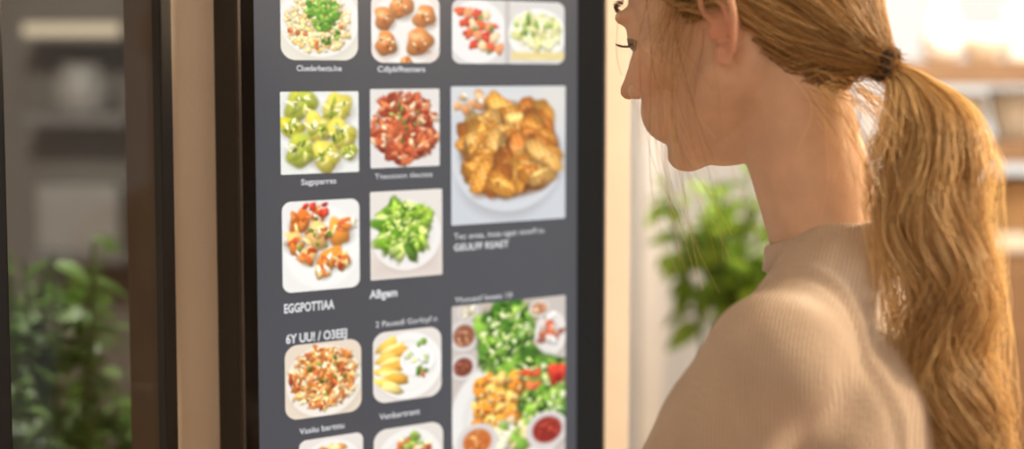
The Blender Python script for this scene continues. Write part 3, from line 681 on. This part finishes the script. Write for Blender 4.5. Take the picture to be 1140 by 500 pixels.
# collar band
CV = []; CF = []; seg = 90; cen = np.array((-.001, 0, 1.379)); tl = R(15)
prof = [(.0125, -.018), (.009, -.0085), (.007, -.002), (.0055, .002), (.003, .0035), (.0, .0025), (-.003, -.003), (-.001, -.02), (.006, -.024)]
for k in range(seg):
    a = 2 * math.pi * k / seg
    for dr, dz in prof:
        r = .0535 + dr + .0003 * math.sin(a * 45)
        p = np.array((r * 1.05 * math.cos(a), r * 1.02 * math.sin(a), dz)); p = np.array((p[0] * math.cos(tl) + p[2] * math.sin(tl), p[1], -p[0] * math.sin(tl) + p[2] * math.cos(tl)))
        CV.append(tw(cen + p))
n = len(prof)
for k in range(seg):
    for i in range(n): CF.append((k * n + i, ((k + 1) % seg) * n + i, ((k + 1) % seg) * n + (i + 1) % n, k * n + (i + 1) % n))
build('collar', CV, CF, M['knit'], sw, True)
pm = PM(); legs(pm, .012, False); pm.ell((0, 0, .9), (.114, .174, .12), TT); V, Fc = bake(pm, .007, 4); build('trousers', V, Fc, M['trouser'], per, True)
for s in (1, -1):
    pm = PM(); pm.cap((-.035, s * .085, .048), (.135, s * .096, .04), .044, .036, TT); pm.cap((-.02, s * .085, .06), (-.02, s * .085, .1), .046, .046, TT)
    V, Fc = bake(pm, .006, 3); V[:, 2] = np.maximum(V[:, 2], 0); build('shoe', V, Fc, M['shoe'], per, True)

# ------------------------------------------------------------------ hair
pm = PM(); head_prims(pm, np.eye(4)); pm.cap((-.036, 0, -.02), hl(tw((-.004, 0, 1.35))), .047 / 1.06, .052 / 1.06)
HV, HF = bake(pm, .0045, 3)
bvh = BVHTree.FromPolygons(HV.tolist(), HF)
phis = np.array([0, 40, 54, 64, 74, 86, 97, 108, 118, 128, 145, 165, 180.]); zh = np.array([.096, .09, .068, .04, .014, .01, .03, .034, .006, -.02, -.05, -.064, -.068])
def zline(ph): return np.interp(np.abs(np.degrees(ph)), phis, zh)
C0 = np.array((-.003, 0, .045)); RAD = np.array((.1, .075, .09)); TIE = np.array((-.122, 0, -.05))
def hair_col(n, m, dark=0):
    base = lin((222, 182, 122)); dk = lin((148, 106, 64)); lt = lin((254, 234, 188))
    k = np.clip(rng.normal(.5 - dark, .26, n), 0, 1)[:, None]
    c = np.where(k < .5, dk + (base - dk) * k * 2, base + (lt - base) * (k - .5) * 2)
    return np.repeat(c[:, None, :], m, 1)
def addhair(P, rad, C, store):
    V, Fc = tubes(P, rad); k = sum(len(v) for v in store[0]); store[0].append(V); store[1].append(Fc + k); store[2].append(np.repeat(C.reshape(-1, 3), 3, 0))
HS = ([], [], [])
ph = np.arctan2(HV[:, 1], HV[:, 0] + .005); okv = HV[:, 2] > zline(ph) + .006 + .02 * np.exp(-((np.abs(np.degrees(ph)) - 80) / 12) ** 2)
hn = np.array([bvh.find_nearest(Vector(v))[1][:] for v in HV])
mp_ = -np.ones(len(HV), int); sel = np.where(okv)[0]; mp_[sel] = np.arange(len(sel))
CVv = hw(HV[sel] + hn[sel] * .0025); CFf = np.array([[mp_[i] for i in f] for f in HF if len(f) == 4 and all(okv[i] for i in f)])
HS[0].append(CVv); HS[1].append(CFf); HS[2].append(np.ones((len(sel), 3)) * lin((140, 98, 58)))
N = 7000; Mp = 22; roots = []
while len(roots) < N:
    phi = rng.uniform(-math.pi, math.pi); z0 = zline(phi) + abs(rng.normal(0, .004)); z = z0 + (.13 - z0) * (rng.random() ** 1.6)
    d = Vector((math.cos(phi), math.sin(phi), 0)); h = bvh.ray_cast(Vector((-.005, 0, z)) + d * .3, -d)
    if h[0] is None: continue
    roots.append(np.array(h[0][:]))
roots = np.array(roots); u0 = (roots - C0) / RAD; r0 = np.linalg.norm(u0, axis=1, keepdims=True); u0 /= r0
uT = (TIE - C0) / RAD; rT = np.linalg.norm(uT); uT /= rT
jit = rng.normal(0, .05, (N, 3)); uTj = uT + jit; uTj /= np.linalg.norm(uTj, axis=1, keepdims=True)
om = np.arccos(np.clip((u0 * uTj).sum(1, keepdims=True), -1, 1)); so = np.sin(om) + 1e-6
ts = np.linspace(0, 1, Mp); P = np.zeros((N, Mp, 3)); lift = .0015 + .006 * rng.random(N) ** 1.3; marg = .002 + .02 * rng.random(N) ** 1.4
for j, tt in enumerate(ts):
    u = (np.sin((1 - tt) * om) * u0 + np.sin(tt * om) * uTj) / so
    rr = r0 + (rT - r0) * tt ** 4
    p = C0 + u * rr * RAD
    zl = zline(np.arctan2(p[:, 1], p[:, 0] + .005)) + marg * min(1, tt * 3)
    p[:, 2] = np.where(tt > .8, p[:, 2], np.maximum(p[:, 2], zl))
    P[:, j] = p
for _ in range(4): P[:, 1:-1] = P[:, 1:-1] * .5 + .25 * (P[:, 2:] + P[:, :-2])
tie_j = TIE + rng.normal(0, .005, (N, 3))
for i in range(N):
    for j in range(Mp):
        if j > 0:
            p = Vector(P[i, j]); co, no, ix, dist = bvh.find_nearest(p)
            sd = (p - co).dot(no); want = lift[i] * min(1, ts[j] * 6) * (1 + .5 * math.sin(ts[j] * 3.1))
            if sd < want: P[i, j] = np.array((co + no * want)[:])
    w = np.clip((ts - .78) / .22, 0, 1)[:, None] ** 2
    P[i] = P[i] * (1 - w) + tie_j[i] * w
for _ in range(2): P[:, 1:-1] = P[:, 1:-1] * .6 + .2 * (P[:, 2:] + P[:, :-2])
addhair(hw(P), (np.ones(Mp) * .00038)[None], hair_col(N, Mp, .1), HS)
# loose wisps by cheek and nape, flyaways over the crown
W = []
for k in range(60):
    st = np.array((.016 + rng.normal(0, .014), .072 + rng.normal(0, .003), .042 + rng.normal(0, .012))); L = rng.uniform(.05, .25) if k % 3 else rng.uniform(.04, .1)
    tt = np.linspace(0, 1, Mp)[:, None]; wv = rng.uniform(.003, .008); ph_ = rng.random() * 6
    en = st + np.array((rng.normal(.012, .014), .008 + rng.random() * .01, -L))
    w_ = st + (en - st) * tt + np.concatenate((wv * np.sin(tt * 6 + ph_) + .012 * np.sin(tt * 3.1), .006 * np.sin(tt * 3.1), 0 * tt), 1) * np.clip(tt * 3, 0, 1)
    for j in range(1, Mp):
        p = Vector(w_[j]); co, no, ix, dist = bvh.find_nearest(p)
        if (p - co).dot(no) < .002: w_[j] = np.array((co + no * .002)[:])
    W.append(w_)
for k in range(110):
    a = rng.uniform(-.05, .055); st = np.array((-.078 + rng.normal(0, .014), a, -.058 + rng.normal(0, .008))); L = rng.uniform(.03, .13); tt = np.linspace(0, 1, Mp)[:, None]
    en = st + np.array((rng.normal(-.03, .022), a * .3, -L)); W.append(st + (en - st) * tt + np.concatenate((-.012 * np.sin(tt * 3), .006 * np.sin(tt * 6 + k), 0 * tt), 1))
for i in rng.choice(N, 160, replace=False):
    tt = ts[:, None]; out = P[i] - C0; out = out / np.linalg.norm(out, axis=1, keepdims=True)
    W.append(P[i] + out * (.004 + .012 * rng.random()) * np.sin(tt * math.pi) * (1 + .4 * np.sin(tt * 11 + i)))
addhair(hw(np.array(W)), np.linspace(.00032, .00018, Mp)[None], hair_col(len(W), Mp, -.25), HS)
hair = build('hair', np.concatenate(HS[0]), np.concatenate(HS[1]).tolist(), M['hair'], per, True, col=np.concatenate(HS[2]))
# ponytail
TW = hw(TIE)
ctl = [(TW, .008)]
for px, py, wpx, dpt in ((1011, 87, 14, 1.475), (1033, 122, 28, 1.455), (1038, 185, 42, 1.44), (1039, 250, 41, 1.43), (1050, 330, 40, 1.425), (1056, 410, 38, 1.42), (1072, 490, 33, 1.42), (1078, 570, 23, 1.42), (1080, 640, 9, 1.42)):
    ctl.append((at(px, py, dpt), wpx / FP * dpt))
cpnt = np.array([c[0] for c in ctl]); cw = np.array([c[1] for c in ctl])
dist = np.concatenate(([0], np.cumsum(np.linalg.norm(np.diff(cpnt, axis=0), axis=1)))); Lt = dist[-1]
def catmull(tq):
    k = np.clip(np.searchsorted(dist, tq, side='right') - 1, 0, len(dist) - 2); f = (tq - dist[k]) / (dist[k + 1] - dist[k])
    g = lambda A, i: A[np.clip(i, 0, len(A) - 1)]
    f_ = f[:, None]
    a, b, c, d = g(cpnt, k - 1), g(cpnt, k), g(cpnt, k + 1), g(cpnt, k + 2)
    p = .5 * ((2 * b) + (c - a) * f_ + (2 * a - 5 * b + 4 * c - d) * f_ ** 2 + (3 * b - a - 3 * c + d) * f_ ** 3)
    return p, np.interp(tq, dist, cw)
Mq = 50; NC = 190; PS = []; PC = []
sideA = np.array((1., 0, 0)); sideB = np.array((0, 1., 0))
for c_ in range(NC):
    a = rng.random() * 6.283; q_ = math.sqrt(rng.random()); ox, oy = q_ * math.cos(a), q_ * math.sin(a) * .5
    ph1 = 1.0 * ox - .8 + rng.normal(0, .5); ph2 = rng.random() * 6.283; fr = rng.uniform(38, 46); cl = rng.normal(0, .12); am = rng.uniform(.7, 1.35)
    for k in range(22):
        end = Lt * np.clip(rng.normal(.86, .12), .45, 1); tq = np.linspace(0, end, Mq); p, w = catmull(tq)
        jx, jy = rng.normal(0, .32, 2); tn = tq / Lt
        amp = am * (.004 + .014 * tn) * np.clip((tq - .03) / .1, 0, 1); tap = .55 + .45 * np.abs(np.cos(7 * tn + ph2)); pj = rng.normal(0, .4)
        X = (ox * .8 + jx * tap) * w + amp * np.sin(fr * tq + ph1 + pj) + .001 * np.sin(80 * tq + k); Yv = (oy + jy * tap * .5) * w + amp * .9 * np.sin(fr * .9 * tq + ph2)
        PS.append(p + X[:, None] * sideA + Yv[:, None] * sideB); PC.append(cl)
for k in range(280):
    end = Lt * rng.uniform(.3, .95); tq = np.linspace(0, end, Mq); p, w = catmull(tq); s_ = rng.choice((-1, 1)) * rng.uniform(.85, 1.75); ph1 = rng.random() * 6
    PS.append(p + (s_ * w + .007 * np.sin(26 * tq + ph1) * np.clip(tq / .1, 0, 1))[:, None] * sideA + (rng.normal(0, .3) * w)[:, None] * sideB); PC.append(.25)
PS = np.array(PS); PC = np.array(PC); HS2 = ([], [], [])
cc = np.concatenate([hair_col(1, Mq, -.18 - float(v)) for v in PC])
addhair(PS, np.concatenate((np.full(Mq - 10, .00034), np.linspace(.00034, .0002, 10)))[None], cc, HS2)
build('ponytail', np.concatenate(HS2[0]), np.concatenate(HS2[1]).tolist(), M['hair'], hair, True, col=np.concatenate(HS2[2]))
# hair tie: scrunched ring
ax = (cpnt[1] - TW); ax /= np.linalg.norm(ax); a1 = np.cross(ax, UZ); a1 /= np.linalg.norm(a1); a2 = np.cross(ax, a1)
TV = []; TF = []; ns, nt_ = 60, 12
for k in range(ns):
    a = 2 * math.pi * k / ns; rm = .0115 + .0008 * math.sin(7 * a)
    for j in range(nt_):
        b = 2 * math.pi * j / nt_; rt = .0044 + .0008 * math.sin(11 * a + 2 * b)
        TV.append(TW + (a1 * math.cos(a) + a2 * math.sin(a)) * (rm + rt * math.cos(b)) + ax * (rt * 1.4 * math.sin(b) + .0016 * math.sin(3 * a)))
for k in range(ns):
    for j in range(nt_): TF.append((k * nt_ + j, ((k + 1) % ns) * nt_ + j, ((k + 1) % ns) * nt_ + (j + 1) % nt_, k * nt_ + (j + 1) % nt_))
build('hair_tie', TV, TF, M['tie'], hair, True, label='dark elastic hair tie')

# ------------------------------------------------------------------ light
def area(name, loc, target, size, power, rgb):
    ld = bpy.data.lights.new(name, 'AREA'); ld.shape = 'DISK'; ld.size = size; ld.energy = power; ld.color = rgb
    o = bpy.data.objects.new(name, ld); COL.objects.link(o); o.location = loc
    o.rotation_euler = (Vector(target) - Vector(loc)).to_track_quat('-Z', 'Y').to_euler(); return o
area('key_lamp', (1.5, 2.95, 2.5), (.3, 1.5, 1.4), .4, 120, (1, .83, .62))
area('warm_lamp', (1.75, 1.35, 2.1), (.36, 1.45, 1.3), .3, 32, (1, .73, .44))
area('room_fill', (1.3, 3.9, 2.6), (1.2, 5.4, 1.0), 1.4, 76, (1, .98, .94))  # added fill that brightens the back room, no fixture there
area('foliage_fill', (.55, 2.7, 2.5), (.42, 3.4, 1.2), .3, 6, (1, .96, .84))  # extra fill added to brighten the plant on the table
area('plant_fill', (-1.0, 2.9, 2.6), (-.85, 3.2, 1.0), .5, 56, (1, .95, .87))  # added to light the bushes behind the glass
area('soft_fill', (-.9, .2, 2.5), (.0, 1.8, 1.4), 1.0, 3, (1, .97, .94))  # weak front fill, added without a visible source
wd = bpy.data.worlds.new('World'); S.world = wd; wd.use_nodes = True
bg = wd.node_tree.nodes['Background']; bg.inputs[0].default_value = (1, .96, .91, 1); bg.inputs[1].default_value = .68
